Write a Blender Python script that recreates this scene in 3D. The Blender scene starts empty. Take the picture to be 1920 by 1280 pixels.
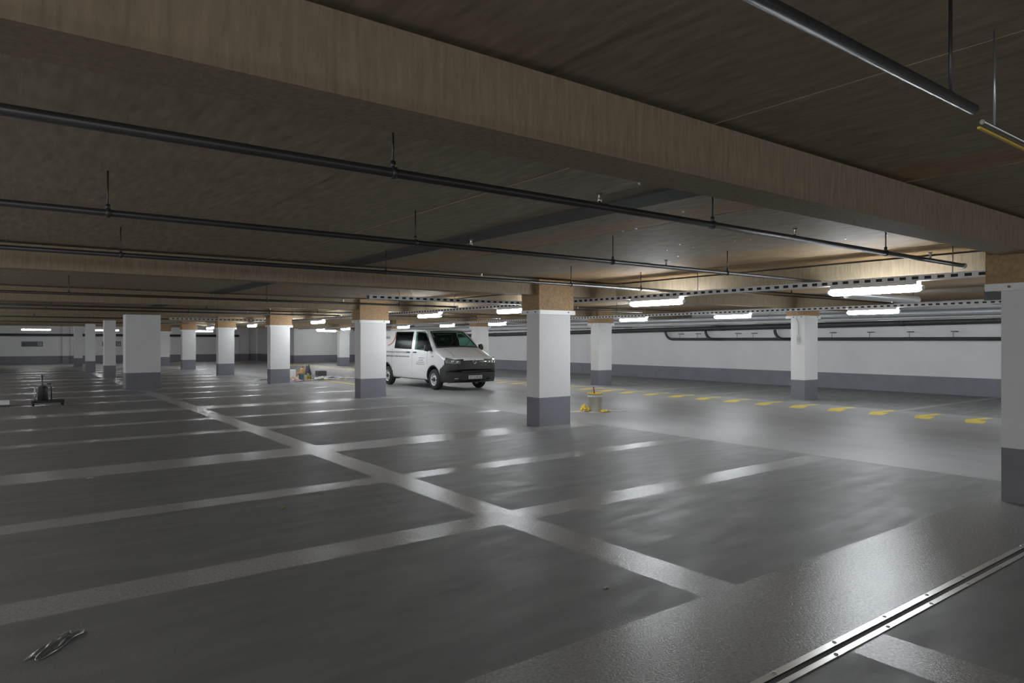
import bpy, bmesh, math, random
from mathutils import Vector, Matrix
random.seed(7)
C = bpy.context.scene
PI = math.pi
# ------------------------------------------------------------------ camera, world, exposure
cam_d = bpy.data.cameras.new('camera'); cam = bpy.data.objects.new('camera', cam_d); C.collection.objects.link(cam)
cam.location = (0, 0, 1.6); cam.rotation_euler = (math.radians(90), 0, -math.atan2(.6, .8))
cam_d.sensor_width = 36; cam_d.lens = 1282 / 1920 * 36; cam_d.shift_y = -2 / 1920; cam_d.clip_start = .05; cam_d.clip_end = 200
C.camera = cam
vs = C.view_settings
vs.view_transform = 'Standard'; vs.look = 'None'; vs.gamma = 1; vs.use_curve_mapping = False
vs.exposure = 0.85
LAMP = 45.0            # radiance of the tube lights
FILL = 52.0          # radiance of the unseen fill tubes added on the left
w = bpy.data.worlds.new('ambient_fill'); C.world = w; w.use_nodes = True
w.node_tree.nodes['Background'].inputs[0].default_value = (.95, .98, 1.0, 1)
w.node_tree.nodes['Background'].inputs[1].default_value = 0.35  # faint world light added through the open end behind the camera as fill
C.cycles.max_bounces = 10; C.cycles.diffuse_bounces = 6; C.cycles.glossy_bounces = 4
C.cycles.transparent_max_bounces = 8
C.cycles.sample_clamp_indirect = 4
C.cycles.use_denoising = True
C.cycles.denoising_prefilter = 'ACCURATE'

# ------------------------------------------------------------------ materials
def mat(name, col, rough=.5, metal=0, var=0, scale=4, stretch=(1, 1, 1), bump=0, bscale=60, bdist=.01, spec=.5, rvar=0, emit=None, es=0, col2=None, detail=6):
    m = bpy.data.materials.new(name); m.use_nodes = True
    nt = m.node_tree; N = nt.nodes; L = nt.links; b = N['Principled BSDF']
    b.inputs['Base Color'].default_value = (*col, 1); b.inputs['Roughness'].default_value = rough
    b.inputs['Metallic'].default_value = metal; b.inputs['Specular IOR Level'].default_value = spec
    if emit: b.inputs['Emission Color'].default_value = (*emit, 1); b.inputs['Emission Strength'].default_value = es
    if var or rvar or bump:
        g = N.new('ShaderNodeNewGeometry'); mp = N.new('ShaderNodeMapping'); mp.inputs['Scale'].default_value = stretch
        L.new(g.outputs['Position'], mp.inputs['Vector'])
        n = N.new('ShaderNodeTexNoise'); n.inputs['Scale'].default_value = scale; n.inputs['Detail'].default_value = detail; n.inputs['Roughness'].default_value = .62
        L.new(mp.outputs[0], n.inputs['Vector'])
        if var:
            r = N.new('ShaderNodeValToRGB'); r.color_ramp.elements[0].position = .3; r.color_ramp.elements[1].position = .7
            c2 = col2 or tuple(min(1, c * (1 + var)) for c in col); c1 = tuple(c * (1 - var) for c in col)
            r.color_ramp.elements[0].color = (*c1, 1); r.color_ramp.elements[1].color = (*c2, 1)
            L.new(n.outputs[0], r.inputs[0]); L.new(r.outputs[0], b.inputs['Base Color'])
        if rvar:
            mr = N.new('ShaderNodeMapRange'); mr.inputs[1].default_value = .3; mr.inputs[2].default_value = .7
            mr.inputs[3].default_value = max(.02, rough - rvar); mr.inputs[4].default_value = rough + rvar
            n3 = N.new('ShaderNodeTexNoise'); n3.inputs['Scale'].default_value = scale * 1.7; n3.inputs['Detail'].default_value = 6
            L.new(mp.outputs[0], n3.inputs['Vector']); L.new(n3.outputs[0], mr.inputs[0]); L.new(mr.outputs[0], b.inputs['Roughness'])
        if bump:
            n2 = N.new('ShaderNodeTexNoise'); n2.inputs['Scale'].default_value = bscale; n2.inputs['Detail'].default_value = 3
            bp = N.new('ShaderNodeBump'); bp.inputs['Strength'].default_value = bump; bp.inputs['Distance'].default_value = bdist
            L.new(g.outputs['Position'], n2.inputs['Vector']); L.new(n2.outputs[0], bp.inputs['Height']); L.new(bp.outputs[0], b.inputs['Normal'])
    return m
M = {}
M['bay'] = mat('dark_grey_floor_coating', (.19, .19, .192), .49, spec=.3, var=.15, scale=2.2, stretch=(.5, 1.6, 1), bump=.5, bscale=60, bdist=.003, rvar=.085)
M['line'] = mat('light_grey_floor_coating', (.33, .328, .325), .225, spec=.27, var=.3, scale=55, bump=1, bscale=85, bdist=.0019)
M['lane'] = mat('pale_lane_coating', (.29, .288, .282), .5, var=.16, scale=.45, stretch=(1.3, .45, 1), bump=.2, bscale=120, bdist=.004, rvar=.06, col2=(.325, .325, .335))
M['white'] = mat('white_wall_paint', (.74, .74, .745), .65, var=.04, scale=1.2)
M['grey'] = mat('grey_base_paint', (.2, .2, .235), .5, var=.1, scale=2)
M['osb'] = mat('brown_strand_board', (.36, .235, .125), .75, var=.28, scale=28, stretch=(1, 1, 1), bump=.2, bscale=60, bdist=.004)
M['beam'] = mat('brown_beam_board', (.31, .248, .165), .75, var=.25, scale=9, stretch=(4, 4, .5), bump=.2, bscale=50, bdist=.004)
M['ceil'] = mat('brown_ceiling_board', (.325, .268, .19), .72, var=.25, scale=5, stretch=(4, .7, 1), bump=.2, bscale=60, bdist=.004)  # duller olive tone of the unlit boards put into the colour
M['ceil2'] = mat('warm_lit_ceiling_board', (.38, .255, .135), .72, var=.22, scale=6, stretch=(4, .7, 1), bump=.2, bscale=60, bdist=.004)  # warm tone of lamplight on the boards put into the colour
M['ceild'] = mat('dark_ceiling_strip', (.07, .07, .068), .8, var=.2, scale=4)
M['steel'] = mat('galvanised_steel', (.62, .64, .66), .32, .9, var=.1, scale=12)
M['traysteel'] = mat('dull_tray_steel', (.6, .62, .64), .5, .3, var=.1, scale=12)
M['whitesteel'] = mat('white_painted_steel', (.78, .79, .78), .4)
M['darkpipe'] = mat('dark_painted_pipe', (.06, .06, .06), .38, .5, var=.15, scale=6)
M['silverpipe'] = mat('silver_insulated_pipe', (.6, .64, .68), .35, .35, var=.08, scale=5)
M['blackpipe'] = mat('black_drain_pipe', (.045, .045, .047), .5, var=.2, scale=5)
M['yellow'] = mat('yellow_marking_paint', (.72, .56, .08), .5, var=.12, scale=9)
M['tube'] = mat('lit_tube_diffuser', (.9, .9, .9), .3, emit=(.9, .955, 1.0), es=LAMP)
M['filltube'] = mat('fill_tube_diffuser', (.9, .9, .9), .3, emit=(.97, .98, 1.0), es=FILL)
M['fartube'] = mat('far_tube_diffuser', (.9, .9, .9), .3, emit=(.95, .98, 1.0), es=18)
M['endcap'] = mat('pale_lamp_plastic', (.7, .71, .72), .4)
M['bolt'] = mat('dark_bolt_steel', (.09, .09, .09), .4, .7)
M['aluminium'] = mat('worn_aluminium', (.66, .66, .64), .28, 1, var=.12, scale=30, stretch=(.3, 3, 1))
M['rubber'] = mat('black_rubber', (.02, .02, .02), .7, var=.3, scale=30)
M['signgrey'] = mat('grey_sign_paint', (.1, .1, .115), .5)
M['signlight'] = mat('pale_sign_paint', (.42, .42, .43), .5)
M['vanwhite'] = mat('white_van_paint', (.74, .745, .75), .22, var=.02, scale=2)
M['vanblack'] = mat('black_bumper_plastic', (.022, .022, .023), .45, var=.15, scale=20)
M['interior'] = mat('dark_cabin_trim', (.03, .03, .032), .8)
M['chrome'] = mat('chrome_trim', (.85, .86, .88), .12, 1)
M['platewhite'] = mat('white_number_plate', (.6, .6, .62), .4)
M['ink'] = mat('grey_vinyl_lettering', (.12, .12, .14), .6)
M['paleink'] = mat('pale_grey_vinyl_lettering', (.4, .4, .42), .6)
M['orangevinyl'] = mat('orange_vinyl', (.75, .3, .12), .5)
M['rim'] = mat('silver_wheel_steel', (.62, .63, .65), .4, .25)
M['lampglass'] = mat('headlight_lens', (.32, .33, .34), .08, .5)
M['tin'] = mat('tinned_bucket_metal', (.52, .52, .52), .35, .45, var=.1, scale=14)
M['yellowplastic'] = mat('yellow_paint_splash', (.78, .55, .06), .45, var=.12, scale=20)
M['redwood'] = mat('red_brown_stick', (.3, .06, .025), .5)
M['card'] = mat('pale_cardboard', (.62, .6, .54), .8, var=.12, scale=6)
M['creamcloth'] = mat('cream_cloth', (.66, .56, .4), .85, var=.15, scale=12)
M['whitecloth'] = mat('white_rag', (.78, .77, .75), .85, var=.15, scale=10)
M['pink'] = mat('pink_plastic_wrap', (.6, .33, .48), .4, var=.25, scale=20)
M['orange'] = mat('orange_plastic', (.78, .3, .07), .4, var=.15, scale=20)
M['peach'] = mat('peach_plastic', (.75, .42, .18), .45, var=.1, scale=20)
M['teal'] = mat('blue_grey_canister', (.13, .19, .21), .4, var=.15, scale=20)
M['olive'] = mat('olive_yellow_tin', (.4, .32, .05), .4, var=.15, scale=20)
M['darkbag'] = mat('dark_grey_bag', (.1, .1, .105), .7, var=.2, scale=16)
M['newspaper'] = mat('printed_paper', (.62, .62, .66), .85, var=.3, scale=40)
M['machine'] = mat('dark_machine_paint', (.03, .031, .03), .6, var=.2, scale=20)
M['whiteplastic'] = mat('white_box_plastic', (.84, .86, .9), .4)
M['leaf'] = mat('dry_yellow_leaf', (.4, .36, .06), .7, var=.3, scale=60)
M['scrap'] = mat('pale_paper_scrap', (.6, .58, .52), .8)
M['duct'] = mat('ribbed_silver_foil', (.78, .8, .82), .35, .3)
def glassmat(name, tint, mixf, rough=.05):
    m = bpy.data.materials.new(name); m.use_nodes = True; nt = m.node_tree; N = nt.nodes; L = nt.links
    N.remove(N['Principled BSDF'])
    t = N.new('ShaderNodeBsdfTransparent'); t.inputs[0].default_value = (*tint, 1)
    g = N.new('ShaderNodeBsdfGlossy'); g.inputs['Roughness'].default_value = .04; g.inputs[0].default_value = (.9, .95, .95, 1)
    g.inputs['Roughness'].default_value = rough
    lw = N.new('ShaderNodeLayerWeight'); lw.inputs[0].default_value = .5
    pw = N.new('ShaderNodeMath'); pw.operation = 'POWER'; pw.inputs[1].default_value = 4; L.new(lw.outputs['Facing'], pw.inputs[0])
    f = N.new('ShaderNodeMath'); f.operation = 'MULTIPLY_ADD'; f.inputs[1].default_value = min(.45, mixf * 12); f.inputs[2].default_value = mixf; L.new(pw.outputs[0], f.inputs[0])
    mx = N.new('ShaderNodeMixShader'); L.new(f.outputs[0], mx.inputs[0]); L.new(t.outputs[0], mx.inputs[1]); L.new(g.outputs[0], mx.inputs[2])
    L.new(mx.outputs[0], N['Material Output'].inputs[0]); return m
M['glass'] = glassmat('teal_tinted_glass', (.34, .56, .48), .03)
M['darkglass'] = glassmat('dark_privacy_glass', (.05, .075, .07), .006, .2)
M['doorglass'] = glassmat('door_window_glass', (.34, .5, .45), .006, .2)
M['film'] = glassmat('clear_plastic_film', (.8, .82, .86), .4, .25)

# ------------------------------------------------------------------ mesh helpers
class MB:
    def __init__(s): s.v = []; s.f = []; s.m = []; s.sm = []
    def face(s, idx, m=0, sm=False): s.f.append(idx); s.m.append(m); s.sm.append(sm)
    def poly(s, pts, m=0):
        b = len(s.v); s.v += [tuple(p) for p in pts]; s.face(list(range(b, b + len(pts))), m)
    def box(s, x0, x1, y0, y1, z0, z1, m=0):
        b = len(s.v)
        s.v += [(x0, y0, z0), (x1, y0, z0), (x1, y1, z0), (x0, y1, z0), (x0, y0, z1), (x1, y0, z1), (x1, y1, z1), (x0, y1, z1)]
        for q in ((0, 3, 2, 1), (4, 5, 6, 7), (0, 1, 5, 4), (1, 2, 6, 5), (2, 3, 7, 6), (3, 0, 4, 7)): s.face([b + i for i in q], m)
        return s
    def obox(s, c, ax, ay, az, m=0):                       # box from centre and half axes
        c, ax, ay, az = map(Vector, (c, ax, ay, az)); b = len(s.v)
        for k in ((-1, -1, -1), (1, -1, -1), (1, 1, -1), (-1, 1, -1), (-1, -1, 1), (1, -1, 1), (1, 1, 1), (-1, 1, 1)):
            s.v.append(tuple(c + ax * k[0] + ay * k[1] + az * k[2]))
        for q in ((0, 3, 2, 1), (4, 5, 6, 7), (0, 1, 5, 4), (1, 2, 6, 5), (2, 3, 7, 6), (3, 0, 4, 7)): s.face([b + i for i in q], m)
        return s
    def tube(s, pts, r, n=12, m=0, caps=True):
        pts = [Vector(p) for p in pts]; rs = r if isinstance(r, (list, tuple)) else [r] * len(pts); b = len(s.v); nrm = None
        for i, p in enumerate(pts):
            d = (pts[min(i + 1, len(pts) - 1)] - pts[max(i - 1, 0)]).normalized()
            if nrm is None: nrm = (Vector((0, 0, 1)) if abs(d.z) < .9 else Vector((1, 0, 0)))
            nrm = (nrm - d * nrm.dot(d)).normalized(); bi = d.cross(nrm)
            for k in range(n):
                a = 2 * PI * k / n; s.v.append(tuple(p + (nrm * math.cos(a) + bi * math.sin(a)) * rs[i]))
        for i in range(len(pts) - 1):
            for k in range(n):
                k2 = (k + 1) % n; s.face([b + i * n + k, b + i * n + k2, b + (i + 1) * n + k2, b + (i + 1) * n + k], m, True)
        if caps:
            s.face([b + k for k in range(n)][::-1], m); e = b + (len(pts) - 1) * n; s.face([e + k for k in range(n)], m)
        return s
    def lathe(s, prof, c=(0, 0, 0), n=24, m=0, axis='z', caps=True):
        b = len(s.v)
        for r, z in prof:
            for k in range(n):
                a = 2 * PI * k / n; p = (r * math.cos(a), r * math.sin(a), z)
                if axis == 'x': p = (p[2], p[0], p[1])
                elif axis == 'y': p = (p[1], p[2], p[0])
                s.v.append((c[0] + p[0], c[1] + p[1], c[2] + p[2]))
        for i in range(len(prof) - 1):
            for k in range(n):
                k2 = (k + 1) % n; s.face([b + i * n + k, b + i * n + k2, b + (i + 1) * n + k2, b + (i + 1) * n + k], m, True)
        if not caps: return s
        if prof[0][0] > 1e-6: s.face([b + k for k in range(n)][::-1], m)
        if prof[-1][0] > 1e-6: e = b + (len(prof) - 1) * n; s.face([e + k for k in range(n)], m)
        return s
    def prism(s, poly, z0, z1, m=0):
        b = len(s.v); n = len(poly)
        s.v += [(x, y, z0) for x, y in poly] + [(x, y, z1) for x, y in poly]
        s.face([b + i for i in range(n)][::-1], m); s.face([b + n + i for i in range(n)], m)
        for i in range(n): j = (i + 1) % n; s.face([b + i, b + j, b + n + j, b + n + i], m)
        return s
    def grid(s, rows, m=0, sm=True, closed=False):
        b = len(s.v); nr = len(rows); nc = len(rows[0])
        for r in rows: s.v += [tuple(p) for p in r]
        for i in range(nr - 1):
            for j in range(nc if closed else nc - 1):
                j2 = (j + 1) % nc; s.face([b + i * nc + j, b + i * nc + j2, b + (i + 1) * nc + j2, b + (i + 1) * nc + j], m, sm)
        return s
    def build(s, name, mats, parent=None, bevel=0, origin=None):
        if not isinstance(mats, (list, tuple)): mats = [mats]
        me = bpy.data.meshes.new(name)
        off = Vector((0, 0, 0))
        q = parent
        while q is not None: off += q.location; q = q.parent
        if origin is not None: off = Vector(origin)
        me.from_pydata([tuple(Vector(p) - off) for p in s.v], [], s.f)
        for x in mats: me.materials.append(M[x] if isinstance(x, str) else x)
        me.polygons.foreach_set('material_index', s.m); me.polygons.foreach_set('use_smooth', s.sm); me.update()
        o = bpy.data.objects.new(name, me); C.collection.objects.link(o)
        if parent is not None: o.parent = parent
        elif origin is not None: o.location = origin
        if bevel:
            bm = o.modifiers.new('bevel', 'BEVEL'); bm.width = bevel; bm.segments = 2; bm.limit_method = 'ANGLE'; bm.angle_limit = .8
        return o
def fixn(o):
    bm = bmesh.new(); bm.from_mesh(o.data); bmesh.ops.recalc_face_normals(bm, faces=bm.faces[:]); bm.to_mesh(o.data); bm.free(); return o
def tag(o, label, cat, group=None, kind=None):
    o['label'] = label; o['category'] = cat
    if group: o['group'] = group
    if kind: o['kind'] = kind
    return o
def thing(name, label, cat, loc, group=None):
    o = bpy.data.objects.new(name, None); o.empty_display_size = .1; o.location = loc; C.collection.objects.link(o)
    return tag(o, label, cat, group)
def struct(o): o['kind'] = 'structure'; return o
def copy_tree(o, parent=None):
    c = o.copy(); C.collection.objects.link(c)
    if parent is not None: c.parent = parent
    for ch in list(o.children): copy_tree(ch, c)
    return c
ORD = ['nearest', 'second', 'third', 'fourth', 'fifth', 'sixth', 'seventh', 'eighth', 'ninth', 'tenth', 'eleventh', 'twelfth', 'thirteenth', 'fourteenth', 'fifteenth', 'sixteenth', 'seventeenth', 'eighteenth', 'nineteenth', 'twentieth']
COLY = [2.15, 9.82, 17.65, 25.5, 33.0, 40.7, 48.5]       # near faces of the column lines
ZC = 2.77                                                   # ceiling boards
ZB = 2.45                                                   # underside of the cross-beams

# ------------------------------------------------------------------ floor (one slab; coating pattern as faces)
xlines = [(3.51, 3.86)]
ycuts = [-3.0, 1.45, 1.7, 2.7]
yl = []
for k in range(-1, 7):
    b = 7.73 * k
    yl += [(4.80 + b, 5.16 + b), (7.03 + b, 7.36 + b), (9.40 + b, 10.11 + b)]
yl = [q for q in yl if q[0] > 2.7 and q[1] < 46.6]
def floor_mat(x, y):
    if y > 46.8 and x < 16.5: return 2
    if x > 9.12 and x < 16.5: return 2
    if 1.79 < y < 2.7: return 1
    if x < 9.12:
        if 3.51 < x < 3.86: return 1
        if y < -1.8: return 1
        if x < 3.51 and y > 1.8: dy = .06 * (1 - x / 3.51)
        for a, b in yl:
            if a < y < b: return 1
        return 0
    for a, b in yl:
        if a + .04 < y < b - .1 and not (b - a > .5 and x > 17): return 2
    return 0
xs = [-9, -4, 0, 3.51, 3.86, 6.5, 9.12, 12.8, 16.5, 17.0, 19.5, 22.4]
ys = sorted(set([-6, -1.8, 1.79, 2.7, 46.8, 50, 54, 57.5] + [v for q in yl for v in q] + [v for q in yl for v in (q[0] + .04, q[1] - .1)]))
fb = MB()
idx = {}
for i, x in enumerate(xs):
    for j, y in enumerate(ys): idx[i, j] = len(fb.v); fb.v.append((x, y, 0))
for i in range(len(xs) - 1):
    for j in range(len(ys) - 1):
        fb.face([idx[i, j], idx[i + 1, j], idx[i + 1, j + 1], idx[i, j + 1]], floor_mat((xs[i] + xs[i + 1]) / 2, (ys[j] + ys[j + 1]) / 2))
struct(fb.build('floor', ['bay', 'line', 'lane']))

# ------------------------------------------------------------------ ceiling boards (steps between boards, running along the lane)
cb = MB()
bands = [(-9, -.9, 0, 0), (-.9, .08, 0, .004), (.08, 1.9, 0, 0), (1.9, 3.1, 0, .004), (3.1, 4.1, 0, 0), (4.1, 4.45, 2, -.02), (4.45, 4.9, 0, 0), (4.9, 5.37, 1, .003), (5.37, 7.9, 0, 0),
         (7.9, 9.2, 1, .003), (9.2, 10.12, 1, -.004), (10.12, 13, 0, 0), (13, 16, 1, .003), (16, 19, 0, 0), (19, 22.6, 1, .003)]
for a, b, m, dz in bands:
    if m == 2: cb.box(a, b, -6, 2.5, ZC, ZC + .2, 0)
    cb.box(a, b, 2.5 if m == 2 else -6, 57.7, ZC + dz, ZC + .2, m)
ceil = struct(cb.build('ceiling', ['ceil', 'ceil2', 'ceild']))
sm_ = MB()
for px, py in [(1247, 401), (1193, 427), (1281, 395), (1168, 432), (1230, 495), (1250, 488), (1255, 489), (1271, 479), (1250, 468), (1585, 446), (1662, 438), (1378, 450), (1407, 447), (1131, 398), (1199, 342), (1275, 457), (1300, 462)]:
    d = 1282 * (ZC - 1.6) / (638 - py); r = (px - 960) * d / 1282; x, y = .6 * d + .8 * r, .8 * d - .6 * r
    sm_.obox((x, y, ZC - .008), (.013, .006, 0), (-.003, .007, 0), (0, 0, .006))
sm_.build('fixing_clip', 'steel', ceil)

# ------------------------------------------------------------------ walls
def wall_band(mb, p0, p1, th, z1=ZC, zb=.52):              # wall from p0 to p1 with a grey painted foot
    (x0, y0), (x1, y1) = p0, p1
    for z0, zz, m in ((0, zb, 1), (zb, z1, 0)):
        if x0 == x1: mb.box(min(x0, x0 + th), max(x0, x0 + th), min(y0, y1), max(y0, y1), z0, zz, m)
        else: mb.box(min(x0, x1), max(x0, x1), min(y0, y0 + th), max(y0, y0 + th), z0, zz, m)
mb = MB(); wall_band(mb, (22.4, -6), (22.4, 48.9), .3); struct(mb.build('wall_right', ['white', 'grey']))
mb = MB(); wall_band(mb, (-9, 57.5), (16.9, 57.5), .3)
struct(mb.build('wall_back', ['white', 'grey']))
for k, (xa, xb, dp) in enumerate(((.0, .22, .1), (3.55, 3.95, .25), (15.5, 16.2, .3), (8.6, 9.0, .2))):
    mb = MB(); wall_band(mb, (xa, 57.5 - dp), (xb, 57.5 - dp), dp - .001); struct(mb.build('trim_%d' % (k + 1), ['white', 'grey']))
mb = MB(); wall_band(mb, (16.95, 48.9), (22.4, 48.9), .3); wall_band(mb, (16.95, 49.2), (16.95, 57.7), .3); wall_band(mb, (16.95, 48.72), (17.5, 48.72), .17); struct(mb.build('wall_corner', ['white', 'grey']))

# ------------------------------------------------------------------ columns
def column(x0, x1, y0, y1, ztop, label, head=True, collar=True, cond=None):
    t = thing('concrete_column', label, 'column', ((x0 + x1) / 2, (y0 + y1) / 2, 0), 'columns of the car park')
    s = MB(); b = 0
    zt = ztop if head else ZB
    for z0, z1, m in ((0, .535, 1), (.535, zt, 0)):
        s.v += [(x0, y0, z0), (x1, y0, z0), (x1, y1, z0), (x0, y1, z0), (x0, y0, z1), (x1, y0, z1), (x1, y1, z1), (x0, y1, z1)]
        for q in ((0, 1, 5, 4), (1, 2, 6, 5), (2, 3, 7, 6), (3, 0, 4, 7)): s.face([b + i for i in q], m)
        if z0 == 0: s.face([b + i for i in (0, 3, 2, 1)], 1)
        else: s.face([b + i for i in (4, 5, 6, 7)], 0)
        b += 8
    s.build('shaft', ['white', 'grey'], t)
    if head:
        MB().box(x0 - .02, x1 + .07, y0 - .015, y1 + .13, ztop, ZC - .04).build('wooden_head', 'osb', t)
        if collar:
            k = MB(); za, zb_ = ztop - .012, ztop + .06
            k.box(x0 - .035, x1 + .1, y0 - .035, y0 - .016, za, zb_); k.box(x0 - .04, x0 - .021, y0 - .035, y1 + .13, za, zb_)
            k.box(x0 - .04, x1 + .1, y0 - .035, y0 + .0, za - .008, za)
            co = k.build('steel_collar', 'whitesteel', t)
            bo = MB()
            for yy in (y0 + .07, y0 + .3): bo.tube([(x0 - .04, yy, ztop + .025), (x0 - .052, yy, ztop + .025)], .013, 8)
            for xx in (x1 - .08,): bo.tube([(xx, y0 - .035, ztop + .03), (xx, y0 - .047, ztop + .03)], .013, 8)
            bo.build('bolt', 'bolt', co)
    return t
labA = ['white column at the right edge of the photo, dark grey foot in shadow', 'large white column with grey foot and brown board head beside the paint bucket',
        'white column with grey foot hiding the rear of the white van', 'white column with grey foot just left of the pile of paint materials',
        'white column with grey foot, second one left of the pile of paint materials', 'white column with grey foot, third one left of the pile of paint materials',
        'narrow beige lit far column peeking out right of the wide shaded pillar']
for y, x1, l in zip(COLY, (8.8, 8.76, 8.775, 8.72, 8.7, 8.69, 8.8), labA): column(8.0, x1, y, y + .38, 2.105 + (.02 if y > 30 else 0), l)
labB = ['slim white column by the right wall with a cable hanging down its side', 'slim white column by the right wall behind the paint bucket', 'white column standing behind the windscreen of the white van',
        'far white column hidden behind the rear of the white van', 'small far white column between the paint pile and the van']
colB = None
for (x, y), l in zip([(17.25, 9.94), (17.05, 17.6), (17.0, 25.3), (17.0, 33.0), (17.05, 40.7)], labB):
    o = column(x, x + .65, y, y + .4, 2.205 if y < 12 else 2.16, l, collar=True); colB = colB or o
column(3.3, 4.33, 25.4, 26.0, 2.37, 'wide shaded pillar, whitish upper part and black-looking foot, left of centre', False)
column(3.55, 3.97, 33.4, 33.85, 2.4, 'slim shaded column directly left of the wide shaded pillar', False)
column(3.55, 3.97, 41.1, 41.5, 2.4, 'slim shaded column, second one left of the wide shaded pillar', False)
column(3.6, 4.02, 48.5, 48.95, 2.4, 'slim beige far column, third one left of the wide shaded pillar', False)

# ------------------------------------------------------------------ beams
for k, y in enumerate(COLY):
    l = ['dark cross-beam right overhead, nearest the camera, resting on the right-edge column', 'brown cross-beam over the large column beside the paint bucket'][k] if k < 2 else '%s brown cross-beam from the camera, spanning between the columns' % ORD[k]
    tag(MB().box(-9, 22.4, y + .1, y + .38, ZB, ZC - .03).build('cross_beam', 'beam', origin=None), l, 'beam', 'cross-beams under the ceiling')
for k in range(6):
    l = '%s brown lengthwise beam from the camera, beside the near tube lights' % ORD[k]
    tag(MB().box(10.1, 10.4, COLY[k] + .39, COLY[k + 1] + .09, ZB, ZC - .03).build('edge_beam', 'beam'), l, 'beam', 'lengthwise beams above the lane')

# ------------------------------------------------------------------ tube lights on perforated trays
def luminaire(x, y, z, L, label, along='y', group=None, tm='tube'):
    t = thing('tube_light', label, 'lamp', (x, y, z), group)
    def P(a, b, c): return (x + b, y + a, z + c) if along == 'y' else (x + a, y + b, z + c)
    prof = []
    n = 20; rows = []
    for a, sc in ((-L / 2, .55), (-L / 2 + .03, .9), (-L / 2 + .07, 1), (L / 2 - .07, 1), (L / 2 - .03, .9), (L / 2, .55)):
        rows.append([P(a, .062 * sc * math.cos(2 * PI * k / n), .05 * sc * math.sin(2 * PI * k / n)) for k in range(n)])
    d = MB().grid(rows, closed=True)
    b = len(d.v); d.face(list(range(n))[::-1]); d.face([b - n + k for k in range(n)])
    fixn(d.build('diffuser', tm, t))
    h = MB(); a0, a1 = P(-L / 2 + .03, -.07, .04), P(L / 2 - .03, .07, .085)
    h.box(a0[0], a1[0], a0[1], a1[1], a0[2], a1[2]); h.build('housing', 'endcap', t)
    for s_ in (-1, 1):
        e = MB(); p, q = P(s_ * L / 2, 0, 0), P(s_ * (L / 2 + .035), 0, 0)
        e.tube([p, q], [.035, .026], 12); e.build('end_cap', 'endcap', t)
    return t
X1, Z1, X2, Z2 = 9.45, 2.275, 16.7, 2.28
row1 = [4.46, 8.28, 12.55, 16.37, 20.45, 24.6, 28.7, 32.85, 36.8, 40.8, 44.9]
row2 = [4.0, 7.9, 11.8, 15.6, 19.5, 23.3, 27.3, 31.6, 35.3, 39.0, 43.0]
for k, y in enumerate(row1): luminaire(X1, y, Z1, 1.2, '%s tube light from the camera over the near lane edge' % ORD[k], 'y', 'tube lights over the near edge of the lane')
for k, y in enumerate(row2): luminaire(X2, y, Z2, 1.2, '%s tube light from the camera over the far lane edge' % ORD[k], 'y', 'tube lights over the far edge of the lane')
for x, y, al, l in ((1.85, 52, 'x', 'lit tube light at the far left above the wall sign'), (5.6, 52, 'x', 'lit tube light just left of the wide shaded pillar'), (11.6, 52.5, 'x', 'far tube light across the back lane, left of the paint pile column'),
                    (18.6, 46.6, 'x', 'far tube light by the corner wall above the paint pile')):
    tl = luminaire(x, y, 2.27, 1.5, l, al, 'far tube lights near the back wall', 'fartube')
    for dx in (-.5, .5): MB().tube([(x + dx, y, 2.35), (x + dx, y, ZC)], .006, 6).build('hanger_rod', 'steel', tl)

for k in range(12): luminaire(-4.0, -3.3 + 3.865 * k, 2.3, 1.2, 'added fill tube light, unseen, beyond the left edge of the photo', 'y', 'added fill tube lights out of view', 'filltube')  # row added out of view to brighten the left side

def tray(p0, p1, z, label, along, wd=.12, hh=.075, pitch=.15):
    t = thing('cable_tray', label, 'cable tray', ((p0[0] + p1[0]) / 2, (p0[1] + p1[1]) / 2, z))
    s = MB(); L = (p1[1] - p0[1]) if along == 'y' else (p1[0] - p0[0])
    def bx(a0, a1, b0, b1, c0, c1):
        if along == 'y': s.box(p0[0] + b0, p0[0] + b1, p0[1] + a0, p0[1] + a1, z + c0, z + c1)
        else: s.box(p0[0] + a0, p0[0] + a1, p0[1] + b0, p0[1] + b1, z + c0, z + c1)
    bx(0, L, -wd / 2, wd / 2, 0, .003)
    for sd in (-1, 1):
        b0, b1 = sd * wd / 2 - .002, sd * wd / 2 + .002
        bx(0, L, b0, b1, 0, .018); bx(0, L, b0, b1, .056, hh)
        for k in range(int(L / pitch)): bx(k * pitch, k * pitch + .07, b0, b1, .018, .056)
    s.build('perforated_channel', 'traysteel', t)
    s = MB(); bx(.02, L - .02, -wd / 2 + .008, wd / 2 - .008, .004, .058); s.build('dark_slot_backing', 'rubber', t)  # dark box added inside so the slots look shaded
    for k in range(int(L / 3.865)):
        a = .9 + k * 3.865
        q = (p0[0], p0[1] + a) if along == 'y' else (p0[0] + a, p0[1])
        if abs(((q[1] - 2.15) % 7.73) - .2) > .3: MB().tube([(q[0], q[1], z + .003), (q[0], q[1], ZC)], .006, 6).build('hanger_rod', 'steel', t)
    return t
tray((X1, 2.6), (X1, 47), Z1 + .088, 'long perforated steel cable tray carrying the tube lights over the near edge of the lane', 'y')
tray((X2, 2.6), (X2, 47), Z2 + .088, 'long perforated steel cable tray carrying the tube lights over the far edge of the lane', 'y')
tray((5.4, 11.6), (9.3, 11.6), 2.36, 'perforated steel cable tray crossing behind the large column, lit in the middle', 'x')
tray((5.0, 27.6), (9.3, 27.6), 2.36, 'perforated steel cable tray crossing far back left of the van', 'x')

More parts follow.
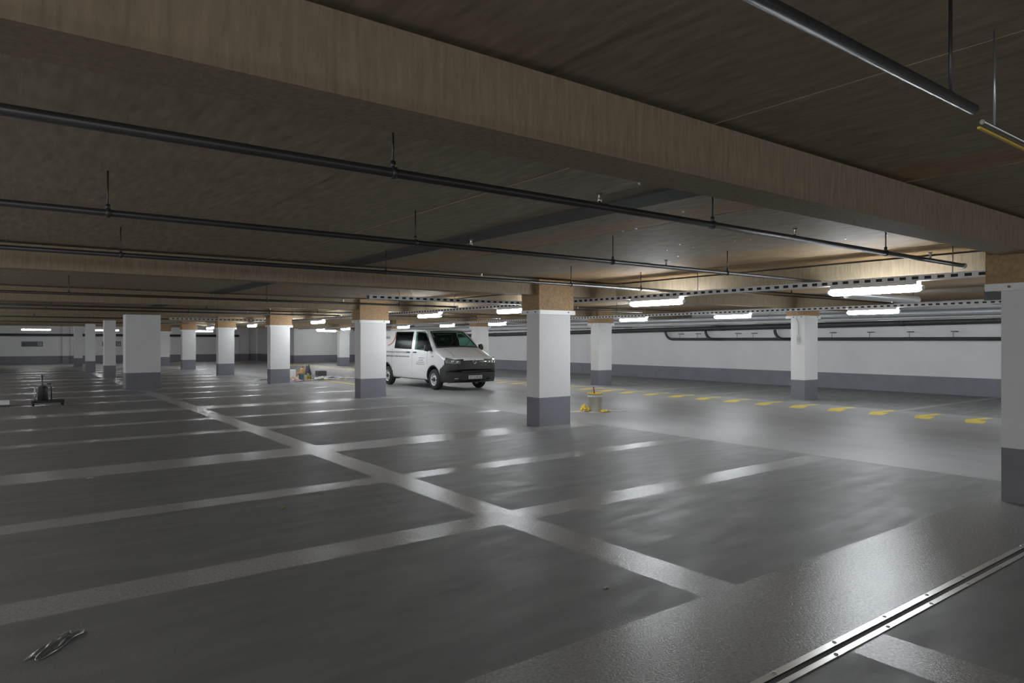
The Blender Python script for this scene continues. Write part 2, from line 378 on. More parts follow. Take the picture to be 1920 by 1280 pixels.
# ------------------------------------------------------------------ sprinkler pipes across the bays
def sprinkler(y, x0, x1, label, r=.024, z=2.47, rods=(), heads=()):
    t = thing('sprinkler_pipe', label, 'pipe', ((x0 + x1) / 2, y, z), 'sprinkler pipes under the ceiling')
    MB().tube([(x0, y, z), (x1, y, z)], r, 12).build('pipe', 'darkpipe', t)
    e = MB(); e.tube([(x1 - .02, y, z), (x1 + .04, y, z)], r + .008, 12); e.build('end_fitting', 'steel', t)
    for x in rods:
        h = MB(); h.tube([(x, y, z), (x, y, ZC)], .006, 6); h.tube([(x - .014, y, z), (x + .014, y, z)], r + .008, 12); h.tube([(x, y, z + r), (x, y, z + r + .035)], .014, 8)
        h.build('pipe_hanger', 'bolt', t)
    for x in heads:
        h = MB(); h.lathe([(.012, r), (.016, r + .02), (.008, r + .04), (.022, r + .06), (0.001, r + .065)], (x, y, z), 10); h.build('sprinkler_head', 'aluminium', t)
    return t
sprinkler(3.14, -3, 8.75, 'dark sprinkler pipe running over the foreground bays, closest one seen whole', z=2.45, rods=(-.5, 1.6, 4.2, 6.9), heads=(3.05, 5.3, 7.9))
sprinkler(5.45, -3, 9.9, 'dark sprinkler pipe, second one over the foreground bays', z=2.48, rods=(.6, 3.0, 5.5, 7.6), heads=(3.6, 6.4))
sprinkler(8.05, -3, 10.0, 'dark sprinkler pipe passing just in front of the large column head', z=2.48, rods=(1.0, 4.0, 7.2, 8.8), heads=(5.5,))
for k, y in enumerate((14.6, 19.8, 22.0, 29.6, 37.4)):
    sprinkler(y, -3, 9.2, 'dark sprinkler pipe beyond the large column, %s such pipe from the camera' % ORD[k], z=2.44, rods=(1.0, 4.5, 7.6), heads=(6.2,))
for k, y in enumerate((7.3, 14.9, 22.6)):
    sprinkler(y, 11.0, 16.3, 'thin sprinkler pipe spanning above the lane, %s such pipe from the camera' % ORD[k], r=.02, z=2.5, rods=(12.2, 15.2), heads=(13.6,))
t = thing('ceiling_conduit', 'bare pipe with a shiny end piece crossing the top right corner of the photo', 'pipe', (3, .97, 2.4))
MB().tube([(-1, .97, 2.43), (2.8, .97, 2.43)], .018, 12).build('conduit_pipe', 'darkpipe', t)
MB().tube([(2.88, .97, 2.4), (4.4, .97, 2.4)], .009, 12).build('end_rail', 'aluminium', t)
for x in (-.2, 1.2, 2.6): MB().tube([(x, .97, 2.42), (x, .97, ZC)], .006, 6).build('pipe_hanger', 'bolt', t)
MB().tube([(3.0, .97, 2.405), (3.0, .97, ZC)], .004, 6).build('pipe_hanger', 'steel', t)
tag(MB().box(2.9, 4.4, .983, .993, 2.383, 2.391).build('cable_rail', 'yellowplastic'), 'narrow yellowish rail under the shiny pipe end in the top right corner', 'rail')

# ------------------------------------------------------------------ wall pipes on the right
def arc(c, a, b, r, n=8):                                   # quarter bend in a vertical plane along y
    return [(c[0], c[1] + r * math.cos(a + (b - a) * i / n), c[2] + r * math.sin(a + (b - a) * i / n)) for i in range(n + 1)]
def drain_z(y): return 2.16 - (y - 7) * .0098
t = thing('drain_pipe', 'thick black drain pipe sloping along the right wall under the silver pipe', 'pipe', (22.12, 24, 2.0))
ys_ = [-4 + 2 * i for i in range(27)]
MB().tube([(22.12, y, drain_z(y)) for y in ys_ if y < 48.7], .088, 18).build('main_pipe', 'blackpipe', t)
f = MB()
for y in (3, 9.5, 13.2, 16.0, 22.4, 26, 31, 36, 41): f.tube([(22.12, y, drain_z(y)), (22.12, y + .16, drain_z(y + .16))], .1, 18)
f.build('pipe_socket', 'blackpipe', t)
t2 = thing('low_drain_pipe', 'thinner black pipe fixed lower on the right wall, joined upward by three bends', 'pipe', (22.2, 10, 1.64))
MB().tube([(22.2, -4, 1.64), (22.2, 18.6, 1.655)] + [(22.2, 18.6 + .35 * math.sin(a * PI / 16), 2.005 - .35 * math.cos(a * PI / 16)) for a in range(1, 9)], .05, 14).build('main_pipe', 'blackpipe', t2)
for y in (16.6, 13.6):
    MB().tube([(22.2, y - .5, 1.65)] + [(22.2, y + .33 * math.sin(a * PI / 14) , 1.98 - .33 * math.cos(a * PI / 14)) for a in range(0, 8)], .05, 14).build('bend', 'blackpipe', t2)
for y in (18.2, 17.33, 15.5, 14.81, 11.83, 10.6, 9.41, 8.21, 6.0):
    b_ = MB(); b_.box(22.16, 22.395, y - .06, y + .06, 1.85, 1.875); b_.tube([(22.2, y, 1.69), (22.2, y, 1.86)], .007, 6); b_.build('wall_bracket', 'blackpipe', t2)
t3 = thing('insulated_pipe', 'long pale silver pipe below the far row of tube lights by the right wall', 'pipe', (21.5, 22, 2.4))
MB().tube([(21.5, -4, 2.4), (21.5, 48.6, 2.4)], .085, 20).build('main_pipe', 'silverpipe', t3)
h = MB()
for k in range(14): h.tube([(21.5, -1.5 + 3.8 * k, 2.4), (21.5, -1.5 + 3.8 * k, ZC)], .008, 6); h.tube([(21.5, -1.52 + 3.8 * k, 2.4), (21.5, -1.48 + 3.8 * k, 2.4)], .092, 20)
h.build('pipe_hanger', 'steel', t3)
t4 = thing('wall_conduit', 'thin bright conduit right above the black drain pipe on the right wall', 'pipe', (21.9, 22, 2.26))
MB().tube([(21.9, -4, 2.262), (21.9, 48.6, 2.1)], .022, 10).build('main_pipe', 'aluminium', t4)
h = MB()
for k in range(22): h.box(21.88, 22.395, -2 + 2.3 * k, -1.96 + 2.3 * k, 2.26 - k * .0071 - .04, 2.26 - k * .0071 - .02)
h.build('wall_bracket', 'bolt', t4)
t5 = thing('drain_pipe', 'black drain pipe running across the whole far back wall', 'pipe', (8, 57.2, 1.98))
MB().tube([(-8, 57.1, 1.99), (15.4, 57.1, 1.97)], .085, 14).build('main_pipe', 'blackpipe', t5)
h = MB()
for k in range(9): h.box(-6 + 2.45 * k, -5.95 + 2.45 * k, 57.1, 57.495, 2.06, 2.08); h.tube([(-5.97 + 2.45 * k, 57.1, 1.98), (-5.97 + 2.45 * k, 57.1, 2.07)], .01, 6)
h.build('wall_bracket', 'blackpipe', t5)
# ribbed foil duct beside the nearest far-edge light
t6 = thing('foil_duct', 'short ribbed silver duct hanging under the brightest tube light on the right', 'duct', (14.1, 6.45, 2.46))
s = MB(); pts = []; rs = []
for i in range(61):
    u = i / 60; pts.append((12.6 + 3.0 * u, 6.45, 2.46)); rs.append(.07 + (.014 if i % 2 else 0))
s.tube(pts, rs, 18); s.build('ribbed_hose', 'duct', t6)
h = MB()
for x in (12.9, 14.2, 15.4): h.tube([(x, 6.45, 2.5), (x, 6.45, ZC)], .006, 6)
h.build('duct_hanger', 'bolt', t6)
tag(MB().box(18.2, 18.9, 5.6, 6.1, 2.45, ZC - .005).build('junction_box', 'machine', bevel=.01), 'dark box under the ceiling just left of the right-edge column bracket', 'box')
# hanging cable on the slim right column
t7 = thing('hanging_cable', 'loose grey cable hanging down the slim right column, ending in a coiled loop', 'cable', (17.22, 10.15, 2.0))
pts = [(17.19, 10.12, 2.62), (17.18, 10.12, 2.3), (17.18, 10.14, 2.18), (17.235, 10.12, 2.1), (17.235, 10.11, 1.9), (17.235, 10.11, 1.75)]
MB().tube(pts, .009, 8).build('cable', 'paleink', t7)
MB().tube([(17.235, 10.11 + .05 * math.cos(a * .5) + (.0), 1.70 - .012 * a * .35 + .05 * math.sin(a * .5)) for a in range(38)], .006, 6).build('coil', 'paleink', t7)

# ------------------------------------------------------------------ expansion joint in the floor
t = thing('expansion_joint', 'metal expansion joint of two flat strips across the floor, bottom right corner', 'floor joint', (3, 1.83, 0))
MB().box(-6, 22, 1.845, 1.885, 0, .006).build('cover_strip', 'aluminium', t, origin=None)
MB().box(-6, 22, 1.775, 1.81, 0, .006).build('cover_strip', 'aluminium', t)
MB().box(-6, 22, 1.81, 1.845, 0, .002).build('rubber_seal', 'rubber', t)
h = MB()
for k in range(40): h.lathe([(.012, .006), (.009, .011), (.001, .013)], (-5 + .56 * k + .13, 1.868, 0), 8); h.lathe([(.012, .006), (.009, .011), (.001, .013)], (-5 + .56 * k, 1.79, 0), 8)
h.build('screw', 'steel', t)

# ------------------------------------------------------------------ yellow markings
def ymark(x, y, label, rot=0, grp='yellow marks along the lane'):
    pts = [(-.61, .27), (-.52, 0), (.02, .13), (.05, .30), (.66, .22), (.70, .36), (0, .5)]
    if rot: pts = [(b, -a) for a, b in pts]
    o = MB().prism([(x + a, y + b) for a, b in pts], .0, .002).build('yellow_floor_mark', 'yellow')
    return tag(o, label, 'floor marking', grp)
for k in range(44):
    y = 4.14 + .935 * k
    l = ('%s yellow painted mark along the lane edge, counting from the right-edge column' % ORD[k - 1] if 0 < k < 14 else 'small distant yellow mark in the row along the far lane edge')
    if k == 0: continue
    if COLY[0] < y: ymark(15.65, y, l)
for k in range(8):
    l = ['leftmost yellow dash along the back lane at the photo edge', 'second yellow dash from the left along the back lane', 'third yellow dash from the left along the back lane', 'fourth yellow dash from the left along the back lane', 'yellow dash left of the second slim shaded column', 'yellow dash between the two slim shaded columns', 'yellow dash just left of the wide shaded pillar', 'yellow dash right of the wide shaded pillar'][k]
    ymark(.12 + .95 * k, 47.3, l, 1, 'yellow dashes along the back lane')
tag(MB().box(10.3, 10.5, 22.3, 26.4, 0, .002).build('yellow_line', 'yellow'), 'straight yellow line on the pale lane right of the paint pile', 'floor marking')

# ------------------------------------------------------------------ wall signs
def sign(x0, x1, label):
    t = thing('wall_sign', label, 'sign', ((x0 + x1) / 2, 57.48, 1.35), 'parking signs on the back wall')
    MB().box(x0, x1, 57.46, 57.499, 1.18, 1.53).build('panel', 'signgrey', t)
    xs_ = x1 - .28; s = MB()
    s.box(xs_, xs_ + .22, 57.45, 57.459, 1.23, 1.48); p = s.build('pale_square', 'signlight', t)
    q = MB(); q.box(xs_ + .06, xs_ + .09, 57.443, 57.4495, 1.26, 1.45); q.box(xs_ + .09, xs_ + .16, 57.443, 57.4495, 1.42, 1.45); q.box(xs_ + .09, xs_ + .16, 57.443, 57.4495, 1.345, 1.372); q.box(xs_ + .135, xs_ + .16, 57.443, 57.4495, 1.372, 1.42)
    q.build('letter', 'signgrey', p)
    b = MB(); b.box(x0 + .06, x0 + .075, 57.45, 57.459, 1.22, 1.49); b.box(x0 + .17, x0 + .185, 57.45, 57.459, 1.22, 1.49); b.box(x0 + .3, x0 + .8, 57.45, 57.459, 1.34, 1.37); b.build('lettering', 'ink', t)
sign(1.21, 2.41, 'dark grey wall sign with a pale square on the far left back wall')
sign(5.98, 7.16, 'dark grey wall sign partly hidden behind the slim shaded column')
# ------------------------------------------------------------------ the white van
VX, VY = 12.2, 18.24
WT = [(.24, .86), (.28, .885), (.40, .93), (.62, .952), (.95, .95), (1.2, .935), (1.35, .905), (1.6, .855), (1.85, .79), (2.0, .73)]
ZT = [(0, .66), (.02, .86), (.05, .975), (.11, 1.03), (.3, 1.105), (.6, 1.215), (.98, 1.345), (1.36, 1.63), (1.76, 1.9), (1.95, 1.955), (2.6, 1.985), (4.3, 1.985), (5.0, 1.955), (5.2, 1.88), (5.3, 1.7)]
def lerp_t(T, q):
    if q <= T[0][0]: return T[0][1]
    for (a, b), (c, d) in zip(T, T[1:]):
        if q <= c: return b + (d - b) * (q - a) / (c - a)
    return T[-1][1]
def vw(z): return lerp_t(WT, z)
def vtop(s): return lerp_t(ZT, s)
def dshift(s, l, z=1): return s + .24 * (min(1, abs(l) / .95) ** 2.6) * max(0, 1 - s / 1.7)
def vpt(s, l, z): return (VX + l, VY + dshift(s, l), z)
def vworld(s, l, z): return (VX + l, VY + s, z)
def top_z(s, l):
    zt = vtop(s); wtp = vw(zt - .09) - .09
    return zt + .03 * (1 - min(1, abs(l) / wtp) ** 2)
def vring(s):
    zt = vtop(s); R = min(.09, .35 * (zt - .3)); half = []
    zb = .26 + (.03 if s > .6 else .0)
    for i in range(7): half.append((vw(zb) * i / 6, zb))
    n = 34
    for i in range(1, n + 1): z = zb + (zt - R - zb) * i / n; half.append((vw(z), z))
    w0 = vw(zt - R)
    for i in range(1, 6): a = PI / 2 * i / 5; half.append((w0 - R + R * math.cos(a), zt - R + R * math.sin(a)))
    for i in range(1, 12):
        l = (w0 - R) * (1 - i / 11); half.append((l, zt + .03 * (1 - (l / (w0 - R)) ** 2)))
    return [(l, z) for l, z in half] + [(-l, z) for l, z in half[::-1][1:-1]]
van = thing('van', 'white panel van with black front bumper parked on the pale lane', 'van', (VX, VY + 2.65, 0))
SS = [0, .012, .025, .04, .06, .085, .11] + [.14 + .0325 * i for i in range(59)] + [2.06 + .054 * i for i in range(58)] + [5.2, 5.26, 5.3]
vb = MB(); rings = [vring(s) for s in SS]; nv = len(rings[0])
for s, r in zip(SS, rings): vb.v += [vpt(s, l, z) for l, z in r]
WIN = {'door_window': [(2.405, 1.895), (2.29, 1.305), (1.10, 1.255), (1.33, 1.5), (1.62, 1.79), (1.85, 1.893)], 'side_window': [(3.87, 1.9), (3.78, 1.33), (2.54, 1.31), (2.60, 1.897)]}
WS = ((1.0, .80), (1.73, .64))                              # windscreen: (s, half width) bottom and top
def inpoly(p, poly):
    x, y = p; r = False; j = len(poly) - 1
    for i in range(len(poly)):
        (xi, yi), (xj, yj) = poly[i], poly[j]
        if (yi > y) != (yj > y) and x < (xj - xi) * (y - yi) / (yj - yi) + xi: r = not r
        j = i
    return r
def shrink(poly, k):
    cx = sum(p[0] for p in poly) / len(poly); cy = sum(p[1] for p in poly) / len(poly)
    return [(cx + (x - cx) * k, cy + (y - cy) * k) for x, y in poly]
SHR = {k: shrink(p, .9) for k, p in WIN.items()}
def region(s, l, z):                                        # 0 body, 1 bumper and grille, -1 window opening
    sw = dshift(s, l)
    if abs(l) > .6 and z > 1.25 and z < vtop(s) - .05:
        for p in SHR.values():
            if inpoly((sw, z), p): return -1
    zt = vtop(s)
    if WS[0][0] + .03 < s < WS[1][0] - .03 and z > zt - .02:
        u = (s - WS[0][0]) / (WS[1][0] - WS[0][0]); hw = WS[0][1] + (WS[1][1] - WS[0][1]) * u
        if abs(l) < hw - .04: return -1
    if s < .1 and z < .985 and z > .27: return 1
    if sw < .62 and z < .90 - .22 * max(0, (sw - .2)) / .42 and abs(l) > .5: return 1
    if s < .5 and z < .3: return 1
    return 0
fb_, bump_f = [], []
for i in range(len(SS) - 1):
    for k in range(nv):
        k2 = (k + 1) % nv; s = (SS[i] + SS[i + 1]) / 2
        a, b = rings[i][k], rings[i + 1][k2]; c, d = rings[i][k2], rings[i + 1][k]
        g = region(s, (a[0] + b[0] + c[0] + d[0]) / 4, (a[1] + b[1] + c[1] + d[1]) / 4)
        q = [i * nv + k, i * nv + k2, (i + 1) * nv + k2, (i + 1) * nv + k]
        if g == 0: vb.face(q, 0, True)
        elif g == 1: bump_f.append(q)
vb.face([(len(SS) - 1) * nv + k for k in range(nv)][::-1], 0)
bu = MB(); bu.v = list(vb.v)
for q in bump_f: bu.face(q, 0, True)
bu.face([k for k in range(nv)], 0)
def clean(o, merge=False):
    bm = bmesh.new(); bm.from_mesh(o.data); bmesh.ops.delete(bm, geom=[v for v in bm.verts if not v.link_faces], context='VERTS')
    bmesh.ops.recalc_face_normals(bm, faces=bm.faces[:]); bm.to_mesh(o.data); bm.free()
body = vb.build('body', ['vanwhite', 'interior'], van); clean(body)
AX = [(-1, 1.03), (1, 1.03), (-1, 4.33), (1, 4.33)]
bumper = bu.build('front_bumper', 'vanblack', van); clean(bumper)
for o in (body, bumper):                                    # open arches: drop the faces inside the arch circle, then line them
    bm = bmesh.new(); bm.from_mesh(o.data); off = Vector(van.location)
    kill = []
    for f in bm.faces:
        c = f.calc_center_median() + off
        for sd, sa in AX:
            if (c.x - VX) * sd > .55 and math.hypot(c.y - VY - sa, c.z - .36) < .435: kill.append(f); break
    bmesh.ops.delete(bm, geom=kill, context='FACES'); bm.to_mesh(o.data); bm.free()
body.modifiers.new('skin', 'SOLIDIFY').thickness = .03
body.modifiers['skin'].offset = -1; body.modifiers['skin'].material_offset = 1; body.modifiers['skin'].material_offset_rim = 0
for sd, sa in AX:                                           # black arch liners with a crisp lip
    rows = []
    for dx, rr in ((.958, .435), (.958, .40), (.93, .395), (.62, .395)):
        rows.append([(VX + sd * min(dx, vw(max(.24, .36 + rr * math.sin(a))) + (.006 if dx > .95 else -.0)) if dx > .9 else VX + sd * dx, VY + sa + rr * math.cos(a), .36 + rr * math.sin(a)) for a in [(-18 + 216 * i / 36) * PI / 180 for i in range(37)]])
    lm = MB().grid(rows); b0 = len(lm.v)
    lm.poly([(VX + sd * .62, VY + sa + .395 * math.cos(a), .36 + .395 * math.sin(a)) for a in [(-18 + 216 * i / 36) * PI / 180 for i in range(37)]])
    lm.build('arch_liner', 'vanblack', van)
for sd, sa in AX:
    cx = VX + sd * .83; sgn = sd
    wh = MB(); prof = [(.205, -.1), (.27, -.108), (.318, -.09), (.335, -.06), (.335, .06), (.318, .09), (.27, .108), (.205, .1), (.195, .0), (.205, -.1)]
    wh.lathe(prof, (cx, VY + sa, .337), 40, axis='x', caps=False); wo = wh.build('wheel', 'rubber', van); fixn(wo)
    r_ = MB(); r_.lathe([(.2, -sgn * .08), (.216, sgn * .085), (.2, sgn * .095), (.19, sgn * .07), (.12, sgn * .055), (.085, sgn * .075), (.0, sgn * .08)], (cx, VY + sa, .337), 40, axis='x'); fixn(r_.build('rim', 'rim', wo))
    hb = MB()
    for k in range(10): a = 2 * PI * k / 10; hb.lathe([(.022, 0), (.022, .004), (.001, .004)] if sgn > 0 else [(.001, -.004), (.022, -.004), (.022, 0)], (cx + sgn * .064, VY + sa + .155 * math.cos(a), .337 + .155 * math.sin(a)), 10, axis='x')
    hb.build('rim_holes', 'vanblack', wo)
    hc = MB(); hc.lathe([(.07, sgn * .07), (.065, sgn * .098), (.0, sgn * .104)], (cx, VY + sa, .337), 24, axis='x'); fixn(hc.build('hub_cap', 'vanblack', wo))
def side_panel(poly, sd, off=.006, n=10):                   # polygon in (s, z) laid on the body side
    m = MB(); cx = sum(p[0] for p in poly) / len(poly); cy = sum(p[1] for p in poly) / len(poly)
    P = []
    for i in range(len(poly)):
        a, b = poly[i], poly[(i + 1) % len(poly)]
        P += [(a[0] + (b[0] - a[0]) * t / n, a[1] + (b[1] - a[1]) * t / n) for t in range(n)]
    rows = []
    for k in (0, .25, .5, .75, 1): rows.append([vworld(cx + (x - cx) * k, sd * (vw(cy + (y - cy) * k) + off), cy + (y - cy) * k) for x, y in P])
    return m.grid(rows, closed=True)
for sd in (-1, 1):
    for nme, p in WIN.items():
        g = side_panel(p, sd).build(nme, 'doorglass' if nme == 'door_window' else 'darkglass', van)
        q = MB(); pts = [vworld(x, sd * (vw(y) + .006), y) for x, y in p]
        q.tube(pts + [pts[0]], .011, 6); q.build('window_seal', 'vanblack', g)
rows = []
for i in range(13):
    u = i / 12; s = WS[0][0] + (WS[1][0] - WS[0][0]) * u; hw = WS[0][1] + (WS[1][1] - WS[0][1]) * u
    rows.append([tuple(Vector(vpt(s, hw * (j / 10 - 1), top_z(s, hw * (j / 10 - 1)))) + Vector((0, -.005, .006))) for j in range(21)])
wsn = MB().grid(rows).build('windscreen', 'glass', van)
q = MB(); rim_ = rows[0] + [r[-1] for r in rows[1:]] + rows[-1][::-1][1:] + [r[0] for r in rows[::-1][1:]]
q.tube(rim_, .016, 6); q.build('window_seal', 'vanblack', wsn)
q = MB(); q.tube([rows[0][k] for k in range(0, 21)], .03, 6); q.build('cowl', 'vanblack', wsn)
def front_s(z):
    for (a, b), (c, d) in zip(ZT, ZT[1:]):
        if z <= b: return a
        if z <= d: return a + (c - a) * (z - b) / (d - b)
    return 1
def fp(l, z, off=.008): p = vpt(front_s(z), l, z); return (p[0], p[1] - off, p[2])
def front_patch(l0, l1, z0, z1, off=.008, n=10, th=.012):
    m = MB(); m.grid([[fp(l0 + (l1 - l0) * j / n, z0 + (z1 - z0) * i / 4, off) for j in range(n + 1)] for i in range(5)])
    m.grid([[fp(l0 + (l1 - l0) * j / n, z, o_) for j in range(n + 1)] for z, o_ in ((z1, off), (z1, off - th))])
    m.grid([[fp(l0 + (l1 - l0) * j / n, z, o_) for j in range(n + 1)] for z, o_ in ((z0, off - th), (z0, off))])
    return m
for sd in (-1, 1):
    rows = []
    for j in range(15):
        u = j / 14; l = sd * (.5 + .43 * u); zl = .845 + .045 * u ** 2 + .03 * (1 - u); zh = .955 + .11 * u
        col = []
        for i in range(6):
            z = zl + (zh - zl) * i / 5; p = vpt(min(front_s(z), .1 if u > .3 else 1), l, z); col.append((p[0] + sd * .012, p[1] - .014, z))
        rows.append(col)
    hl = MB().grid(rows).build('headlight', 'lampglass', van)
    for k, (a, b, r_) in enumerate(((.25, .5, .045), (.62, .45, .055))):
        i = int(a * 14); p = Vector(rows[i][2]); MB().lathe([(r_, .004), (r_ * .9, -.012), (r_ * .3, -.004), (0, -.002)], tuple(p), 18, axis='y').build('reflector', 'chrome', hl)
    e = MB(); e.tube([tuple(Vector(r[0]) + Vector((0, -.006, 0))) for r in rows], .008, 6); e.tube([tuple(Vector(x) + Vector((0, -.006, 0))) for x in rows[-1]], .009, 6); e.build('chrome_edge', 'chrome', hl)
    fg = front_patch(sd * .58, sd * .75, .36, .44, .012); fg.build('fog_lamp', 'interior', van); front_patch(sd * .6, sd * .72, .385, .4, .02, 4).build('fog_strip', 'chrome', van)
    front_patch(sd * .2, sd * .48, .915, .927, .014).build('grille_strip', 'chrome', van)
front_patch(-.48, .48, .60, .63, .012).build('grille_bar', 'interior', van)
front_patch(-.45, .45, .34, .48, .006).build('air_intake', 'interior', van)
em = MB(); zc_, yo = .925, front_s(.925)
c0 = Vector(fp(.0, .925, .022))
em.tube([tuple(c0 + Vector((.062 * math.cos(a), 0, .062 * math.sin(a)))) for a in [2 * PI * k / 28 for k in range(29)]], .0075, 8)
for pts in ([(-.04, .04), (0, -.0), (.04, .04)], [(-.056, .018), (-.022, -.052), (0, -.005), (.022, -.052), (.056, .018)]): em.tube([tuple(c0 + Vector((a, 0, b))) for a, b in pts], .0065, 6)
em.build('round_emblem', 'chrome', van)
def glyphs(mb_, org, ux, uz, nrm, words, h, wd, gap, rnd, m=0):     # letter-like strokes, unreadable as in the photo
    org, ux, uz, nrm = map(Vector, (org, ux, uz, nrm)); x = 0
    def bar(a, b, c, d): 
        p = org + ux * ((a + b) / 2) + uz * ((c + d) / 2); mb_.obox(p, ux * ((b - a) / 2), nrm * .0015, uz * ((d - c) / 2), m)
    for n in words:
        for _ in range(n):
            k = rnd.randrange(6); t = h * .17; e = wd * .26
            if k != 4: bar(x, x + e, 0, h)
            if k in (0, 2, 3): bar(x + wd - e, x + wd, 0, h)
            if k in (0, 1, 4): bar(x, x + wd, h - t, h)
            if k in (1, 3, 5): bar(x, x + wd, 0, t)
            if k in (1, 2): bar(x, x + wd, h * .45, h * .45 + t)
            if k == 4: bar(x + wd * .37, x + wd * .63, 0, h)
            x += wd + gap
        x += wd * .8
rnd = random.Random(3)
pl = front_patch(-.26, .26, .375, .485, .03, 2); pv = pl.build('number_plate', 'platewhite', van)
g = MB(); p0 = fp(0, .43, .046); glyphs(g, (VX - .235, p0[1] - .004, .395), (1, 0, 0), (0, 0, 1), (0, 1, 0), [3, 1, 2, 2], .07, .036, .012, rnd); g.build('plate_lettering', 'ink', pv)
def side_text(s0, z0, s1, words, h, m, name):               # runs from the rear (image left) forward
    g = MB(); L_ = sum(words) + .8 * (len(words) - 1); step = abs(s1 - s0) / L_; wd = step * .76
    z = z0 + h / 2; dz = (vw(z + .05) - vw(z - .05)) / .1; uz = Vector((-dz, 0, 1)).normalized()
    glyphs(g, (VX - vw(z0) - .004, VY + s0, z0), (0, -1, 0), uz, (1, 0, 0), words, h, wd, step * .24, rnd); g.build(name, m, van)
side_text(4.38, 1.165, 2.62, [4, 8, 2, 3, 12], .055, 'ink', 'lettering')
side_text(4.36, 1.02, 2.6, [13, 5, 16], .05, 'ink', 'lettering')
side_text(4.6, 1.66, 4.28, [4], .09, 'ink', 'lettering')
for k, (a, z, b) in enumerate(((1.98, 1.0, 1.6), (2.0, .93, 1.68), (2.1, .86, 1.6), (2.15, .795, 1.55))): side_text(a, z, b, [[6, 5], [9], [4, 7], [10, 4]][k], .03, 'paleink', 'small_lettering')
side_text(1.13, 1.055, 1.0, [2], .04, 'ink', 'badge')
for nme, m, r_, wd_ in (('swoosh', 'orangevinyl', .50, .075), ('swoosh_outline', 'ink', .545, .016)):
    g = MB(); rows = []
    for i in range(25):
        a = (-88 + 118 * i / 24) * PI / 180; tw = wd_ * (.35 + .65 * math.sin(PI * (i + .5) / 25))
        rows.append([vworld(4.42 - rr * 1.02 * math.cos(a), -(vw(1.74 + rr * .62 * math.sin(a)) + .004 + .001 * (nme != 'swoosh')), 1.74 + rr * .62 * math.sin(a)) for rr in (r_ - tw / 2, r_ + tw / 2)])
    g.grid(rows); o = g.build(nme, m, van); md = o.modifiers.new('t', 'SOLIDIFY'); md.thickness = .002
for sd in (-1, 1):
    h = MB()
    for a in (2.17, 2.62): h.obox(vworld(a + .08, sd * (vw(1.2) + .022), 1.2), (.014, 0, 0), (0, .1, 0), (0, 0, .018))
    h.build('door_handle', 'vanblack', van, bevel=.006)
    st = MB()
    for a, z0, z1 in ((2.45, .42, 1.9), (1.42, .82, 1.24), (3.95, .42, 1.3)):
        rows = [[vworld(a - .006, sd * (vw(z) + .002), z), vworld(a + .006, sd * (vw(z) + .002), z)] for z in [z0 + (z1 - z0) * i / 12 for i in range(13)]]; st.grid(rows)
    o = st.build('door_seam', 'ink', van)
    rb_ = MB(); rb_.grid([[vworld(s, sd * (vw(z) + .004), z) for z in (.50, .505, .56, .565)] for s in [1.5 + 2.3 * i / 10 for i in range(11)]]); rb_.build('rub_strip', 'vanwhite', van)
    mr = MB(); c = Vector(vworld(1.22, sd * 1.06, 1.36)); rows = []
    for i in range(9):
        a = -PI / 2 + PI * i / 8; rr = max(.02, math.cos(a)) ** .45
        rows.append([tuple(c + Vector((.09 * rr * math.cos(b), .05 * math.sin(a), .125 * rr * math.sin(b)))) for b in [2 * PI * k / 16 for k in range(16)]])
    mr.grid(rows, closed=True); mo = mr.build('side_mirror', 'vanblack', van); fixn(mo)
    MB().obox(c + Vector((0, .052, 0)), (.075, 0, 0), (0, .003, 0), (0, 0, .105)).build('mirror_glass', 'chrome', mo)
    MB().tube([vworld(1.2, sd * .9, 1.3), vworld(1.21, sd * 1.0, 1.32)], .03, 8).build('mirror_arm', 'vanblack', mo)
for l in (-.35, .3):
    MB().tube([vpt(1.0, l, top_z(1.0, l) + .03), vpt(1.22, l + .3, top_z(1.22, l + .3) + .03)], .008, 6).build('wiper', 'vanblack', van)
hs = MB(); hs.tube([vpt(s, l, top_z(s, l) + .001) for s, l in ((.2, -.62), (.5, -.55), (.93, -.6))], .005, 5); hs.tube([vpt(s, l, top_z(s, l) + .001) for s, l in ((.2, .62), (.5, .55), (.93, .6))], .005, 5); hs.build('bonnet_crease', 'ink', van)
for l, wd_ in ((-.52, .24), (.12, .24), (.6, .22)):
    st = MB(); x, y = VX + l, VY + 2.3
    st.box(x - wd_, x + wd_, y - .25, y + .25, .75, .95); st.obox((x, y + .25, 1.25), (wd_, 0, 0), (0, .07, .02), (0, .06, .34)); st.obox((x, y + .33, 1.68), (.13, 0, 0), (0, .04, 0), (0, 0, .09))
    st.build('seat', 'interior', van, bevel=.03)
MB().obox((VX, VY + 1.35, 1.12), (.82, 0, 0), (0, .22, 0), (0, 0, .12)).build('dashboard', 'interior', van, bevel=.04)
sw_ = MB(); cw = Vector((VX + .42, VY + 1.68, 1.22))
sw_.tube([tuple(cw + Vector((.19 * math.cos(a), -.09 * math.sin(a) * -1, .17 * math.sin(a)))) for a in [2 * PI * k / 24 for k in range(25)]], .014, 8); sw_.build('steering_wheel', 'vanblack', van)
MB().box(VX - .9, VX + .9, VY + .6, VY + 5.2, .30, .34).build('cabin_floor', 'interior', van)

